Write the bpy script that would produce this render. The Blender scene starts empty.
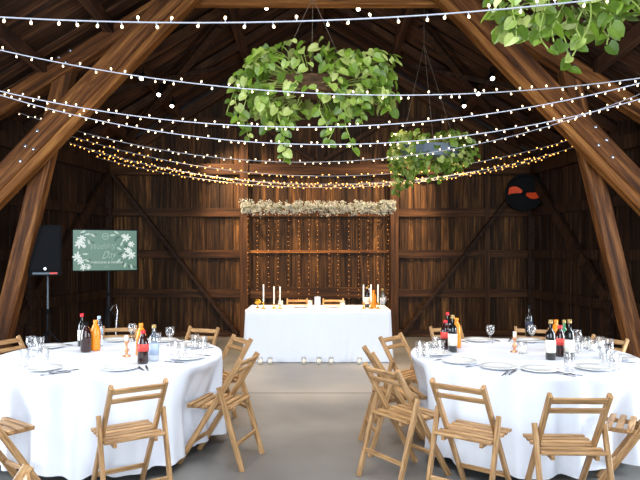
import bpy, bmesh, math, random
from mathutils import Vector, Matrix, Euler
R = math.radians
S = bpy.context.scene
C = S.collection
random.seed(7)

# ------------------------------------------------------------------ camera, world, light, exposure
CAMZ, HOR, F = 1.6, 251.0, 600.0
cd = bpy.data.cameras.new('camera'); cam = bpy.data.objects.new('camera', cd); C.objects.link(cam)
cam.location = (0, 0, CAMZ); cam.rotation_euler = (R(90), 0, 0)
cd.sensor_width = 36; cd.lens = F / 640 * 36; cd.shift_y = (HOR - 240) / 640; cd.clip_start = .05
cd.dof.use_dof = False
S.camera = cam
w = bpy.data.worlds.new('world'); S.world = w; w.use_nodes = True
w.node_tree.nodes['Background'].inputs[0].default_value = (.62, .78, 1, 1)
w.node_tree.nodes['Background'].inputs[1].default_value = .35

def area(name, loc, rot, sx, sy, power, col):
    l = bpy.data.lights.new(name, 'AREA'); l.shape = 'RECTANGLE'; l.size = sx; l.size_y = sy
    l.energy = power; l.color = col
    o = bpy.data.objects.new(name, l); C.objects.link(o); o.location = loc; o.rotation_euler = rot
    return o
area('daylight_front_door', (0, -2.0, 2.7), (R(78), 0, 0), 5.0, 4.6, 300, (.82, .91, 1))
area('added_overhead_fill', (0, 3.2, 4.75), (0, 0, 0), 3.6, 3.4, 210, (.93, .96, 1))  # added overhead fill for the tabletops; the roof has no skylight
area('added_daylight_left', (-4.9, 4.0, 1.3), (R(90), 0, R(-90)), 1.5, 2.2, 170, (.82, .91, 1))  # added daylight from the left
area('added_daylight_right', (4.9, 4.0, 1.3), (R(90), 0, R(90)), 1.5, 2.2, 170, (.82, .91, 1))  # matching daylight added on the right, with no door behind it
vs = S.view_settings
vs.view_transform = 'Standard'; vs.look = 'None'; vs.gamma = 1; vs.use_curve_mapping = False
vs.exposure = 0.55
SPOT_W = 55

# ------------------------------------------------------------------ materials
def lin(h):
    c = [int(h[i:i+2], 16) / 255 for i in (0, 2, 4)]
    return tuple(x / 12.92 if x <= .04045 else ((x + .055) / 1.055) ** 2.4 for x in c) + (1,)
def base(name):
    m = bpy.data.materials.new(name); m.use_nodes = True
    return m, m.node_tree, m.node_tree.nodes['Principled BSDF']
def plain(name, col, rough=.5, metal=0, emit=None, es=1, noise=.06, nscale=12, coat=0):
    m, t, b = base(name)
    col = lin(col)
    n = t.nodes.new('ShaderNodeTexNoise'); n.inputs['Scale'].default_value = nscale
    tc = t.nodes.new('ShaderNodeTexCoord'); t.links.new(tc.outputs['Object'], n.inputs['Vector'])
    mx = t.nodes.new('ShaderNodeMix'); mx.data_type = 'RGBA'
    mx.inputs[6].default_value = tuple(c * (1 - noise) for c in col[:3]) + (1,)
    mx.inputs[7].default_value = tuple(min(1, c * (1 + noise)) for c in col[:3]) + (1,)
    t.links.new(n.outputs['Fac'], mx.inputs[0]); t.links.new(mx.outputs[2], b.inputs['Base Color'])
    b.inputs['Roughness'].default_value = rough; b.inputs['Metallic'].default_value = metal
    b.inputs['Coat Weight'].default_value = coat
    if emit:
        b.inputs['Emission Color'].default_value = lin(emit); b.inputs['Emission Strength'].default_value = es
    return m
def wood(name, c0, c1, c2, scale=(1.2, 22, 22), rough=.6, island=0., bump=.25, spec=.18):
    m, t, b = base(name); N = t.nodes; L = t.links
    tc = N.new('ShaderNodeTexCoord'); mp = N.new('ShaderNodeMapping'); mp.inputs['Scale'].default_value = scale
    oi = N.new('ShaderNodeObjectInfo'); geo = N.new('ShaderNodeNewGeometry')
    add = N.new('ShaderNodeMath'); add.operation = 'ADD'
    L.new(oi.outputs['Random'], add.inputs[0]); L.new(geo.outputs['Random Per Island'], add.inputs[1])
    mul = N.new('ShaderNodeMath'); mul.operation = 'MULTIPLY'; mul.inputs[1].default_value = 37
    L.new(add.outputs[0], mul.inputs[0])
    va = N.new('ShaderNodeVectorMath'); va.operation = 'ADD'
    L.new(tc.outputs['Object'], mp.inputs['Vector']); L.new(mp.outputs[0], va.inputs[0]); L.new(mul.outputs[0], va.inputs[1])
    n = N.new('ShaderNodeTexNoise'); n.inputs['Scale'].default_value = 1; n.inputs['Detail'].default_value = 5
    n.inputs['Roughness'].default_value = .62; n.inputs['Distortion'].default_value = .6
    L.new(va.outputs[0], n.inputs['Vector'])
    r = N.new('ShaderNodeValToRGB'); e = r.color_ramp.elements
    e[0].position = .3; e[0].color = lin(c0); e[1].position = .72; e[1].color = lin(c2)
    x = e.new(.5); x.color = lin(c1)
    L.new(n.outputs['Fac'], r.inputs[0])
    out = r.outputs[0]
    if island:
        hs = N.new('ShaderNodeHueSaturation')
        mr = N.new('ShaderNodeMapRange'); mr.inputs[3].default_value = 1 - island; mr.inputs[4].default_value = 1 + island
        L.new(geo.outputs['Random Per Island'], mr.inputs[0]); L.new(mr.outputs[0], hs.inputs['Value'])
        L.new(out, hs.inputs['Color']); out = hs.outputs[0]
    L.new(out, b.inputs['Base Color'])
    b.inputs['Roughness'].default_value = rough; b.inputs['Specular IOR Level'].default_value = spec
    bp = N.new('ShaderNodeBump'); bp.inputs['Strength'].default_value = bump; bp.inputs['Distance'].default_value = .01
    L.new(n.outputs['Fac'], bp.inputs['Height']); L.new(bp.outputs[0], b.inputs['Normal'])
    return m
def glass_mat(name, tint=(1, 1, 1, 1), dens=.06, gloss=(1, 1, 1, 1)):
    m = bpy.data.materials.new(name); m.use_nodes = True; t = m.node_tree; t.nodes.clear(); N = t.nodes; L = t.links
    o = N.new('ShaderNodeOutputMaterial'); tr = N.new('ShaderNodeBsdfTransparent'); tr.inputs[0].default_value = tint
    g = N.new('ShaderNodeBsdfGlossy'); g.inputs['Roughness'].default_value = .08; g.inputs[0].default_value = gloss
    lw = N.new('ShaderNodeLayerWeight'); lw.inputs[0].default_value = .35
    ad = N.new('ShaderNodeMath'); ad.operation = 'ADD'; ad.inputs[1].default_value = dens; ad.use_clamp = True
    mx = N.new('ShaderNodeMixShader')
    L.new(lw.outputs['Facing'], ad.inputs[0])
    pw = N.new('ShaderNodeMath'); pw.operation = 'MULTIPLY'; pw.inputs[1].default_value = .55
    L.new(ad.outputs[0], pw.inputs[0]); L.new(pw.outputs[0], mx.inputs[0])
    L.new(tr.outputs[0], mx.inputs[1]); L.new(g.outputs[0], mx.inputs[2]); L.new(mx.outputs[0], o.inputs[0])
    return m
def leaf_mat(name, c0, c1, c2):
    m, t, b = base(name); N = t.nodes; L = t.links
    geo = N.new('ShaderNodeNewGeometry'); r = N.new('ShaderNodeValToRGB'); e = r.color_ramp.elements
    e[0].position = 0; e[0].color = lin(c0); e[1].position = 1; e[1].color = lin(c2); x = e.new(.55); x.color = lin(c1)
    tc = N.new('ShaderNodeTexCoord'); n = N.new('ShaderNodeTexNoise'); n.inputs['Scale'].default_value = 26
    L.new(tc.outputs['Object'], n.inputs['Vector'])
    a = N.new('ShaderNodeMath'); a.operation = 'MULTIPLY_ADD'; a.inputs[1].default_value = .7
    s = N.new('ShaderNodeMath'); s.operation = 'MULTIPLY'; s.inputs[1].default_value = .3
    L.new(n.outputs['Fac'], s.inputs[0]); L.new(geo.outputs['Random Per Island'], a.inputs[0]); L.new(s.outputs[0], a.inputs[2])
    L.new(a.outputs[0], r.inputs[0]); L.new(r.outputs[0], b.inputs['Base Color'])
    b.inputs['Roughness'].default_value = .38
    tl = N.new('ShaderNodeBsdfTranslucent'); L.new(r.outputs[0], tl.inputs[0])
    mx = N.new('ShaderNodeMixShader'); mx.inputs[0].default_value = .3
    L.new(b.outputs[0], mx.inputs[1]); L.new(tl.outputs[0], mx.inputs[2]); L.new(mx.outputs[0], N['Material Output'].inputs[0])
    return m
def floor_mat():
    m, t, b = base('concrete'); N = t.nodes; L = t.links
    tc = N.new('ShaderNodeTexCoord')
    n = N.new('ShaderNodeTexNoise'); n.inputs['Scale'].default_value = .7; n.inputs['Detail'].default_value = 7; n.inputs['Distortion'].default_value = .2
    L.new(tc.outputs['Object'], n.inputs['Vector'])
    r = N.new('ShaderNodeValToRGB'); e = r.color_ramp.elements
    e[0].position = .25; e[0].color = lin('4d4e50'); e[1].position = .75; e[1].color = lin('8b8986'); x = e.new(.5); x.color = lin('6f6d6a')
    L.new(n.outputs['Fac'], r.inputs[0]); L.new(r.outputs[0], b.inputs['Base Color'])
    n2 = N.new('ShaderNodeTexNoise'); n2.inputs['Scale'].default_value = 2.2; n2.inputs['Detail'].default_value = 2
    L.new(tc.outputs['Object'], n2.inputs['Vector'])
    mr = N.new('ShaderNodeMapRange'); mr.inputs[1].default_value = .3; mr.inputs[2].default_value = .7; mr.inputs[3].default_value = .24; mr.inputs[4].default_value = .40
    b.inputs['Roughness'].default_value = .33
    return m
M = dict(
    beam=wood('beam_wood', '24130a', '60391c', '9c6838', (1.1, 14, 14), .5, bump=.4),
    beam_light=wood('beam_wood_light', '3c220f', '7d4d24', 'a8743c', (1.1, 14, 14), .5, bump=.3),
    post=wood('post_wood', '1a0e06', '3c2412', '5e3d21', (1.1, 20, 20), .6),
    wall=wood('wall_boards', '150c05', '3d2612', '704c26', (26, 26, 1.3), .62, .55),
    side=wood('shaded_wall_boards', '120a06', '2a190f', '47301f', (26, 26, 1.3), .65, .4),  # wall wood darkened in colour for the light falloff towards the sides
    roof=wood('roof_boards', '150c07', '352014', '5c3d26', (1.0, 20, 1.0), .7, .4),
    chair=wood('chair_wood', '735335', 'a57e53', 'c8a275', (5, 60, 60), .5, .15, .12, .3),
    cloth=plain('white_cloth', 'dfe2ea', .85, noise=.015),
    organza=plain('organza', 'eceff6', .7, noise=.04, nscale=6),
    china=plain('white_china', 'f4f3f0', .15, noise=.01, coat=.5),
    steel=plain('cutlery_steel', 'a9a9ad', .22, 1), gold=plain('gold_metal', 'c99a3c', .25, 1),
    copper=plain('copper', 'd49a72', .35, .7), black=plain('black_plastic', '0b0c0d', .6), dark=plain('dark_metal', '1d1e22', .4, .4),
    grille=plain('speaker_grille', '131417', .7, nscale=200, noise=.3), chrome=plain('bolt_steel', 'c8c8cc', .25, .9),
    candle=plain('candle_wax', 'f6f2e8', .5, noise=.01), glass=glass_mat('clear_glass'),
    wine=glass_mat('dark_glass', (.02, .025, .02, 1), .05), winesolid=plain('wine_bottle', '12100f', .08, coat=.6),
    cola=plain('cola_drink', '2b100b', .08, coat=.6), orange=plain('orange_juice', 'f28a1a', .25, noise=.03, coat=.4),
    vodka=glass_mat('vodka_glass', (.86, .92, .97, 1), .25), green=plain('green_bottle', '3d7a52', .12, coat=.5),
    red=plain('red_plastic', 'd0202a', .35), redlabel=plain('red_label', 'd8433a', .5), cream=plain('cream_label', 'e8e2d2', .6),
    blue=plain('blue_label', 'a2b2c8', .45), foil=plain('gold_foil', 'a88a55', .4, .4), navy=plain('navy_label', '20283c', .5),
    rope=plain('rope', '55483a', .8), tub=plain('grey_tub', '5a6672', .5), basket=wood('basket_wood', '2b1c12', '4a3422', '6b4d33', (6, 30, 30), .7),
    stem=plain('vine_stem', '8fa04a', .55), leaf=leaf_mat('pothos_leaf', '2f4e16', '74902c', 'd2d688'),
    gypso=plain('gypsophila_blossom', 'a2a59c', .8, noise=.04), gstem=plain('gypsophila_stem', '6a6d45', .8),
    wire=plain('clear_white_wire', 'b4b6c2', .5), floor=floor_mat(),
    joint=plain('floor_joint', '4a4744', .8), screen=plain('screen_green', '0c1512', .3, emit='5f8a72', es=.5),
    fl=plain('screen_white', '101010', .3, emit='e2ebe6', es=.62), fl2=plain('screen_pale', '101010', .3, emit='b9d0c0', es=.58),
    fl3=plain('screen_leaf', '101010', .3, emit='2f5a45', es=.5),
    fan=plain('orange_blade', 'e04a1c', .4), bulbw=plain('bulb_warm_white', 'ffe9c4', .3, emit='ffdca6', es=3.2),
    bulbg=plain('bulb_golden', 'ffc470', .3, emit='ffa844', es=4), bulbc=plain('bulb_curtain', 'ffb870', .3, emit='ff9a4a', es=.9),
    lens=plain('spot_lens', 'ffffff', .3, emit='fff0dc', es=9),
    flame=plain('menu_card', 'e6e6ea', .6),
)

for k in ('black', 'grille', 'dark'): M[k].node_tree.nodes['Principled BSDF'].inputs['Specular IOR Level'].default_value = .08
# ------------------------------------------------------------------ mesh helpers
class MB:
    def __init__(s): s.v = []; s.f = []; s.m = []
    def poly(s, vs, fs, mi=0):
        k = len(s.v); s.v += [tuple(v) for v in vs]; s.f += [tuple(i + k for i in f) for f in fs]; s.m += [mi] * len(fs)
    def box(s, c, d, mat=None, mi=0, ch=0):
        x, y, z = d[0] / 2, d[1] / 2, d[2] / 2
        if ch:   # chamfered along X
            ring = [(-y + ch, -z), (y - ch, -z), (y, -z + ch), (y, z - ch), (y - ch, z), (-y + ch, z), (-y, z - ch), (-y, -z + ch)]
            p = [Vector((sx, a, b)) for sx in (-x, x) for a, b in ring]
            f = [(i, (i + 1) % 8, 8 + (i + 1) % 8, 8 + i) for i in range(8)] + [tuple(range(7, -1, -1)), tuple(range(8, 16))]
        else:
            p = [Vector((a * x, b * y, e * z)) for a in (-1, 1) for b in (-1, 1) for e in (-1, 1)]
            f = [(0, 1, 3, 2), (4, 6, 7, 5), (0, 4, 5, 1), (2, 3, 7, 6), (0, 2, 6, 4), (1, 5, 7, 3)]
        if mat: p = [mat @ q for q in p]
        c = Vector(c); s.poly([q + c for q in p], f, mi); return s
    def beam(s, a, b, w_, h_, up=(0, 0, 1), mi=0, ch=0):
        a, b = Vector(a), Vector(b); m = axes(b - a, up)
        s.box((a + b) / 2, ((b - a).length, w_, h_), m, mi, ch); return s
    def lathe(s, prof, seg=16, c=(0, 0, 0), mi=0, rot=None):
        c = Vector(c); vs = []; fs = []; n = len(prof)
        for r, z in prof:
            for i in range(seg):
                a = 2 * math.pi * i / seg; q = Vector((r * math.cos(a), r * math.sin(a), z))
                vs.append((rot @ q if rot else q) + c)
        for j in range(n - 1):
            for i in range(seg):
                fs.append((j * seg + i, j * seg + (i + 1) % seg, (j + 1) * seg + (i + 1) % seg, (j + 1) * seg + i))
        if prof[0][0] > 1e-4: fs.append(tuple(range(seg - 1, -1, -1)))
        if prof[-1][0] > 1e-4: fs.append(tuple((n - 1) * seg + i for i in range(seg)))
        s.poly(vs, fs, mi); return s
    def tube(s, pts, r, seg=6, mi=0):
        pts = [Vector(p) for p in pts]; vs = []; n = len(pts)
        for i, p in enumerate(pts):
            d = (pts[min(i + 1, n - 1)] - pts[max(i - 1, 0)]); m = axes(d, (0, 0, 1))
            for k in range(seg):
                a = 2 * math.pi * k / seg; vs.append(p + m @ Vector((0, r * math.cos(a), r * math.sin(a))))
        fs = [(i * seg + k, i * seg + (k + 1) % seg, (i + 1) * seg + (k + 1) % seg, (i + 1) * seg + k) for i in range(n - 1) for k in range(seg)]
        fs += [tuple(range(seg - 1, -1, -1)), tuple((n - 1) * seg + k for k in range(seg))]
        s.poly(vs, fs, mi); return s
    def build(s, name, mats, parent=None, loc=None, smooth=False, **props):
        me = bpy.data.meshes.new(name); me.from_pydata(s.v, [], s.f)
        for m in (mats if isinstance(mats, (list, tuple)) else [mats]): me.materials.append(M[m] if isinstance(m, str) else m)
        me.polygons.foreach_set('material_index', s.m)
        if smooth: me.polygons.foreach_set('use_smooth', [True] * len(s.f))
        me.update()
        bm = bmesh.new(); bm.from_mesh(me); bmesh.ops.recalc_face_normals(bm, faces=bm.faces); bm.to_mesh(me); bm.free()
        o = bpy.data.objects.new(name, me); C.objects.link(o); o.parent = parent
        if loc: o.location = loc
        for k, v in props.items(): o[k] = v
        return o
def axes(d, up):
    x = Vector(d).normalized(); u = Vector(up)
    if abs(x.dot(u.normalized())) > .98: u = Vector((0, 1, 0)) if abs(x.y) < .9 else Vector((1, 0, 0))
    y = u.cross(x).normalized(); z = x.cross(y)
    return Matrix((x, y, z)).transposed()
def beam_obj(name, a, b, w_, h_, mat, parent=None, up=(0, 0, 1), ch=0, **props):
    """a straight timber whose own X axis runs along the grain; w_ across (horizontal), h_ in the direction of up"""
    a, b = Vector(a), Vector(b); mb = MB(); mb.box((0, 0, 0), ((b - a).length, w_, h_), ch=ch)
    o = mb.build(name, mat, parent, **props)
    m = axes(b - a, up).to_4x4(); m.translation = (a + b) / 2; o.matrix_local = m
    return o
def empty(name, loc, label, cat, group=None, rz=0):
    o = bpy.data.objects.new(name, None); C.objects.link(o); o.location = loc; o.rotation_euler = (0, 0, rz); o.empty_display_size = .1
    return tag(o, label, cat, group)
def tag(o, label, cat, group=None):
    o['label'] = label; o['category'] = cat
    if group: o['group'] = group
    return o
def copy_tree(o, parent=None):
    c = o.copy(); C.objects.link(c); c.parent = parent
    for k in list(KIDS.get(o.name, o.children)): copy_tree(k, c)
    return c
KIDS = {}
def P(px, py, Y): return Vector(((px - 320) / F * Y, Y, CAMZ + (HOR - py) / F * Y))
def hw(Y): return 4.0 + .127 * (11.3 - Y)          # half width of the barn at depth Y
def roof(x, Y): return 3.42 + .6 * (hw(Y) - abs(x))
def struct(o): o['kind'] = 'structure'; return o

# ------------------------------------------------------------------ floor, walls, roof
mb = MB(); mb.box((0, 4.4, -.05), (13, 16, .1)); fl = struct(mb.build('floor', 'floor'))
mb = MB(); mb.box((0, 6.76, .0008), (8.6, .012, .0016)); mb.box((0, 3.1, .0008), (9, .012, .0016)); mb.build('expansion_joint', 'joint', fl)

def board_wall(name, a, b, n, top, mat, bw=.125):
    """vertical board-on-board cladding from a to b (ground points); n is the direction into the room"""
    a, b, n = Vector(a), Vector(b), Vector(n).normalized(); L = (b - a).length; d = (b - a) / L; k = int(L / bw); mb = MB(); bw = L / k
    for i in range(k):
        c = a + d * (i + .5) * bw; off = (0 if i % 2 else .024) + random.uniform(0, .004)
        hwid = bw * (.62 if i % 2 == 0 else .56) * random.uniform(.86, 1.0) if i % 2 == 0 else bw * .66
        for s0, s1 in ((-hwid, hwid),):
            p, q = c + d * s0, c + d * s1
            zt0, zt1 = top(p), top(q)
            o0 = n * off; o1 = n * (off + .022)
            vs = [p + o0, q + o0, q + o1, p + o1, *(x + Vector((0, 0, z)) for x, z in ((p + o0, zt0), (q + o0, zt1), (q + o1, zt1), (p + o1, zt0)))]
            mb.poly(vs, [(3, 2, 1, 0), (4, 5, 6, 7), (0, 1, 5, 4), (1, 2, 6, 5), (2, 3, 7, 6), (3, 0, 4, 7)])
    return struct(mb.build(name, mat))
YB = 11.3
wb = board_wall('wall_back', (-4.05, YB, 0), (4.05, YB, 0), (0, -1, 0), lambda p: roof(p.x, YB) - .02, 'wall')
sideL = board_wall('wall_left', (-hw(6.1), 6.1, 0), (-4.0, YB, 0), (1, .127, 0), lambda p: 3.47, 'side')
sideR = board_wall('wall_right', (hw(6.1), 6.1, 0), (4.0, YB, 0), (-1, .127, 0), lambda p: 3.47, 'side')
yf = YB - .075
def wr(name, p0, p1, w_=.06, h_=.15, mat='post', parent=wb, up=(0, 0, 1)): return beam_obj(name, p0, p1, w_, h_, mat, parent, up)
for x in (-1.41, 1.38): beam_obj('post', (x, yf - .04, 0), (x, yf - .04, roof(x, YB) - .1), .15, .16, 'post', wb, (0, 1, 0))
for x, t in ((3.12, 3.1),): beam_obj('post', (x, yf + .01, 0), (x, yf + .01, t), .10, .08, 'post', wb, (0, 1, 0))
for s in (-1, 1): beam_obj('post', (s * 3.93, yf - .02, 0), (s * 3.93, yf - .02, 3.2), .12, .12, 'side', wb, (0, 1, 0))
for z in (.81, 1.545, 2.32):
    wr('rail', (-3.9, yf, z), (-1.48, yf, z)); wr('rail', (1.46, yf, z), (3.9, yf, z))
wr('rail', (-1.33, yf, .82), (1.3, yf, .82), h_=.2); wr('rail', (-1.33, yf, 1.59), (1.3, yf, 1.59), .05, .05, 'beam_light')
wr('rail', (-1.33, yf, 2.32), (1.3, yf, 2.32))
wr('wall_plate', (-4.0, yf - .03, 3.12), (4.0, yf - .03, 3.12), .14, .2)
wr('sill_plate', (-4.0, yf, .06), (4.0, yf, .06), .1, .12)
for s in (-1, 1):
    beam_obj('wall_brace', (s * 3.85, yf - .07, 3.02), (s * 1.53, yf - .07, .06), .06, .17, 'side', wb, (0, 1, 0)).rotation_euler
    beam_obj('gable_rafter', (s * 3.98, yf - .06, 3.2), (s * .05, yf - .06, roof(0, YB) - .16), .12, .16, 'post', wb, (0, 0, 1))
beam_obj('king_post', (-.02, yf - .02, 3.2), (-.02, yf - .02, 5.4), .15, .12, 'post', wb, (0, 1, 0))
wr('gable_collar', (-2.2, yf, 4.0), (2.2, yf, 4.0), .1, .16)
for s in (-1, 1): beam_obj('gable_brace', (s * .08, yf - .02, 3.28), (s * 1.2, yf - .02, 4.0), .08, .12, 'post', wb, (0, 1, 0))
for s, par in ((-1, sideL), (1, sideR)):
    n = Vector((-s, .127, 0)).normalized() * .07
    g = lambda Y, z: Vector((s * hw(Y), Y, z)) + n
    for z in (.81, 1.545, 2.32): beam_obj('rail', g(11.2, z), g(6.15, z), .06, .15, 'side', par)
    beam_obj('wall_plate', g(11.2, 3.12), g(6.15, 3.12), .12, .2, 'side', par)
    n = n * 1.7
    beam_obj('wall_brace', g(11.1, 3.0), g(7.9, .1), .06, .17, 'side', par)
    for Y in (8.7,): beam_obj('post', g(Y, 0), g(Y, 3.2), .1, .1, 'side', par, (0, 1, 0))

mb = MB(); YF = -1.0; nb = 74
for s in (-1, 1):
    bw = (YB + .1 - YF) / nb
    for i in range(nb):
        y0 = YF + i * bw; y1 = y0 + bw * 1.04; off = .025 * (i % 2)
        f = lambda x, Y: Vector((s * x, Y, 3.42 + .6 * (hw(Y) - x) + off))
        a = [f(hw(y0) + .05, y0), f(hw(y1) + .05, y1), f(0, y1), f(0, y0)]
        up = Vector((0, 0, .03)); mb.poly(a + [v + up for v in a], [(0, 1, 2, 3), (7, 6, 5, 4), (0, 4, 5, 1), (1, 5, 6, 2), (2, 6, 7, 3), (3, 7, 4, 0)])
cl = struct(mb.build('ceiling', 'roof'))
for s in (-1, 1):
    for x, w_ in ((2.66, .12), (1.3, .12), (3.5, .12)):
        beam_obj('purlin', (s * x, YB - .1, roof(x, YB) - .08), (s * x, .0, roof(x, 0) - .08), w_, .14, 'roof', cl)
    for Y in (10.0, 8.7, 5.6, 4.0): beam_obj('rafter', (s * (hw(Y) - .05), Y, roof(hw(Y), Y) - .06), (s * .04, Y, roof(0, Y) - .09), .1, .1, 'roof', cl)
    for (y0, x0, y1, x1) in ((10.9, 3.6, 8.9, 1.5), (8.6, 3.4, 10.3, 1.6)):
        beam_obj('wind_brace', (s * x0, y0, roof(x0, y0) - .17), (s * x1, y1, roof(x1, y1) - .17), .12, .06, 'side', cl)
beam_obj('ridge_beam', (0, YB - .1, roof(0, YB) - .12), (0, 0, roof(0, 0) - .12), .12, .2, 'roof', cl)

# ------------------------------------------------------------------ the big roof truss
YT = 7.3
tr = empty('roof_truss', (0, YT, 0), 'massive brown timber roof truss with leaning posts and long diagonal braces', 'truss')
def tb(name, a, b, width, depth, mat, dy=0, ch=.015):
    # a, b: (x, z) in the plane of the truss; width is seen from the room, depth runs along the barn
    return beam_obj(name, (a[0], dy, a[1]), (b[0], dy, b[1]), depth, width, mat, tr, (0, 0, 1), ch)
sc = YT / F
def q(px, py): return ((px - 320) * sc, CAMZ + (HOR - py) * sc)
for s in (-1, 1):
    sh = 0 if s < 0 else -6
    m = (lambda px, py: q(px, py)) if s < 0 else (lambda px, py: q(640 - px + sh, py))
    tb('leaning_post', m(-24, 378), m(53, 58), .22, .18, 'beam', .40)
    tb('diagonal_brace', m(-54, 231.5), m(180, -12), .235, .22, 'beam', .11)
    tb('diagonal_brace', m(-50, 245.2), m(196, -11), .12, .18, 'beam_light', .13)  # paler wood puts the brace's lit lower edge into the colour
    tb('rafter', m(-56, 126), m(238, -58), .2, .2, 'beam', .36)
tb('collar_beam', q(150, -17), q(486, -17), .30, .14, 'beam_light', .33)
for px, py in ((38, 131), (26, 146), (34, 149), (21, 161)):
    x, z = q(px, py); MB().lathe([(.0, .03), (.018, .026), (.022, .0)], 8, rot=Matrix.Rotation(R(90), 3, 'X')).build('bolt', 'chrome', tr, (x, -.002, z))
for px, py in ((595, 127), (606, 140), (598, 145), (612, 157)):
    x, z = q(px, py); MB().lathe([(.0, .03), (.018, .026), (.022, .0)], 8, rot=Matrix.Rotation(R(90), 3, 'X')).build('bolt', 'chrome', tr, (x, -.002, z))
for px, py in ((50, 51), (62, 44), (57, 56), (578, 47), (583, 60)):
    x, z = q(px, py); MB().lathe([(.0, .03), (.018, .026), (.022, .0)], 8, rot=Matrix.Rotation(R(90), 3, 'X')).build('bolt', 'chrome', tr, (x, .258, z))

# ------------------------------------------------------------------ ceiling spotlights
def spot_at(px, py):      # where a fixture under the sloping roof meets that line of sight
    kx, kz = (px - 320) / F, (HOR - py) / F
    Y = (3.42 + .6 * (4 + .127 * 11.3) - .36 - CAMZ) / (kz + .6 * .127 + .6 * abs(kx)); return kx * Y, Y
SP = [spot_at(143, 82) + ('beside the diagonal timber, nearest of its row of three',), spot_at(160, 98) + ('middle of the row of three over the screen side',),
      spot_at(173, 109) + ('last of the row of three over the screen side',), spot_at(491, 82) + ('nearest of its row of three on the fan side',),
      spot_at(477, 97) + ('middle of the row of three on the fan side',), spot_at(463, 109) + ('last of the row of three on the fan side',),
      spot_at(267, 12) + ('high under the ridge, screen side of the big plant cords',), spot_at(358, 13) + ('high under the ridge, fan side of the big plant cords',)]
tgt = [(-.3, 11.3, .9), (.3, 8.4, 0), (-.7, 11.3, 1.9), (.3, 11.3, .9), (-.3, 8.4, 0), (.7, 11.3, 1.9), (-.6, 7.6, 0), (.6, 7.6, 0)]
for (x, Y, d), tg in zip(SP, tgt):
    z = roof(x, Y) - .14
    e = empty('spotlight', (x, Y, z), 'small lit ceiling spotlight, ' + d, 'spotlight', 'ceiling spotlights')
    MB().beam((0, 0, 0), (0, 0, -.1), .02, .02).build('bracket', 'black', e)
    tl = Matrix.Rotation(R(-48), 3, 'X')
    MB().lathe([(.03, 0), (.05, -.02), (.05, -.11), (.04, -.11), (.038, -.05)], 14, (0, 0, -.12), rot=tl).build('housing', 'black', e, smooth=False)
    MB().lathe([(.0, -.118), (.022, -.117), (.032, -.105), (.0, -.1)], 14, (0, 0, -.12), rot=tl).build('lens', 'lens', e)
    l = bpy.data.lights.new('spot_bulb', 'SPOT'); l.energy = SPOT_W * 9.5; l.color = (1, .74, .46); l.spot_size = R(64); l.spot_blend = .8; l.shadow_soft_size = .05
    o = bpy.data.objects.new('spot_bulb', l); C.objects.link(o); o.parent = e; o.location = (0, 0, -.25)
    dirv = Vector(tg) - Vector((x, Y, z - .25)); o.rotation_euler = dirv.to_track_quat('-Z', 'Y').to_euler()

# ------------------------------------------------------------------ tables and cloths
TL, TR = Vector((-1.72, 4.95, 0)), Vector((1.66, 4.95, 0))
RT = .90
def round_table(c, nm, which, dents):
    t = empty('round_table', c, 'round banquet table hidden under the white cloth ' + which, 'table', 'round tables')
    MB().lathe([(.0, .715), (RT - .03, .715), (RT - .015, .72), (RT - .015, .74), (RT - .03, .745), (0, .745)], 48).build('tabletop', 'basket', t)
    for k in range(4):
        a = R(45 + 90 * k); MB().tube([(.45 * math.cos(a), .45 * math.sin(a), .715), (.5 * math.cos(a), .5 * math.sin(a), 0.0)], .016, 8).build('leg', 'dark', t)
    mb = MB(); seg = 220; ph = [random.uniform(0, 6.28) for _ in range(4)]
    prof = [(0, .752)] + [(r_, .752) for r_ in (.3, .6, .8, RT - .03)] + [(RT - .008, .749), (RT, .74), (RT + .002, .72)] + [(None, .72 - .64 * (i / 16)) for i in range(1, 17)]
    vs = []
    for r_, z in prof:
        for i in range(seg):
            a = 2 * math.pi * i / seg
            if r_ is None:
                t_ = (.72 - z) / .64
                fold = .5 * math.sin(17 * a + ph[0] + 1.3 * math.sin(3 * a + ph[1])) + .3 * math.sin(29 * a + ph[2]) + .2 * math.sin(9 * a + ph[3])
                rr = RT + .004 + .05 * t_ + .06 * fold * t_ ** .55
                for da, dd, wd in dents:
                    df = (a - da + math.pi) % (2 * math.pi) - math.pi
                    rr -= dd * math.exp(-(df / wd) ** 2) * min(1, t_ * 2.2)
                zz = z - .01 * fold * t_
            else: rr, zz = r_, z
            vs.append((rr * math.cos(a), rr * math.sin(a), zz))
    n = len(prof); fs = [(j * seg + i, j * seg + (i + 1) % seg, (j + 1) * seg + (i + 1) % seg, (j + 1) * seg + i) for j in range(1, n - 1) for i in range(seg)]
    fs += [tuple(seg + i for i in range(seg))]
    mb.poly(vs[:], fs)
    o = mb.build('tablecloth', 'cloth', None, tuple(c), True)
    tag(o, 'white floor-length cloth draped over the round table ' + which, 'tablecloth', 'round tablecloths')

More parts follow.
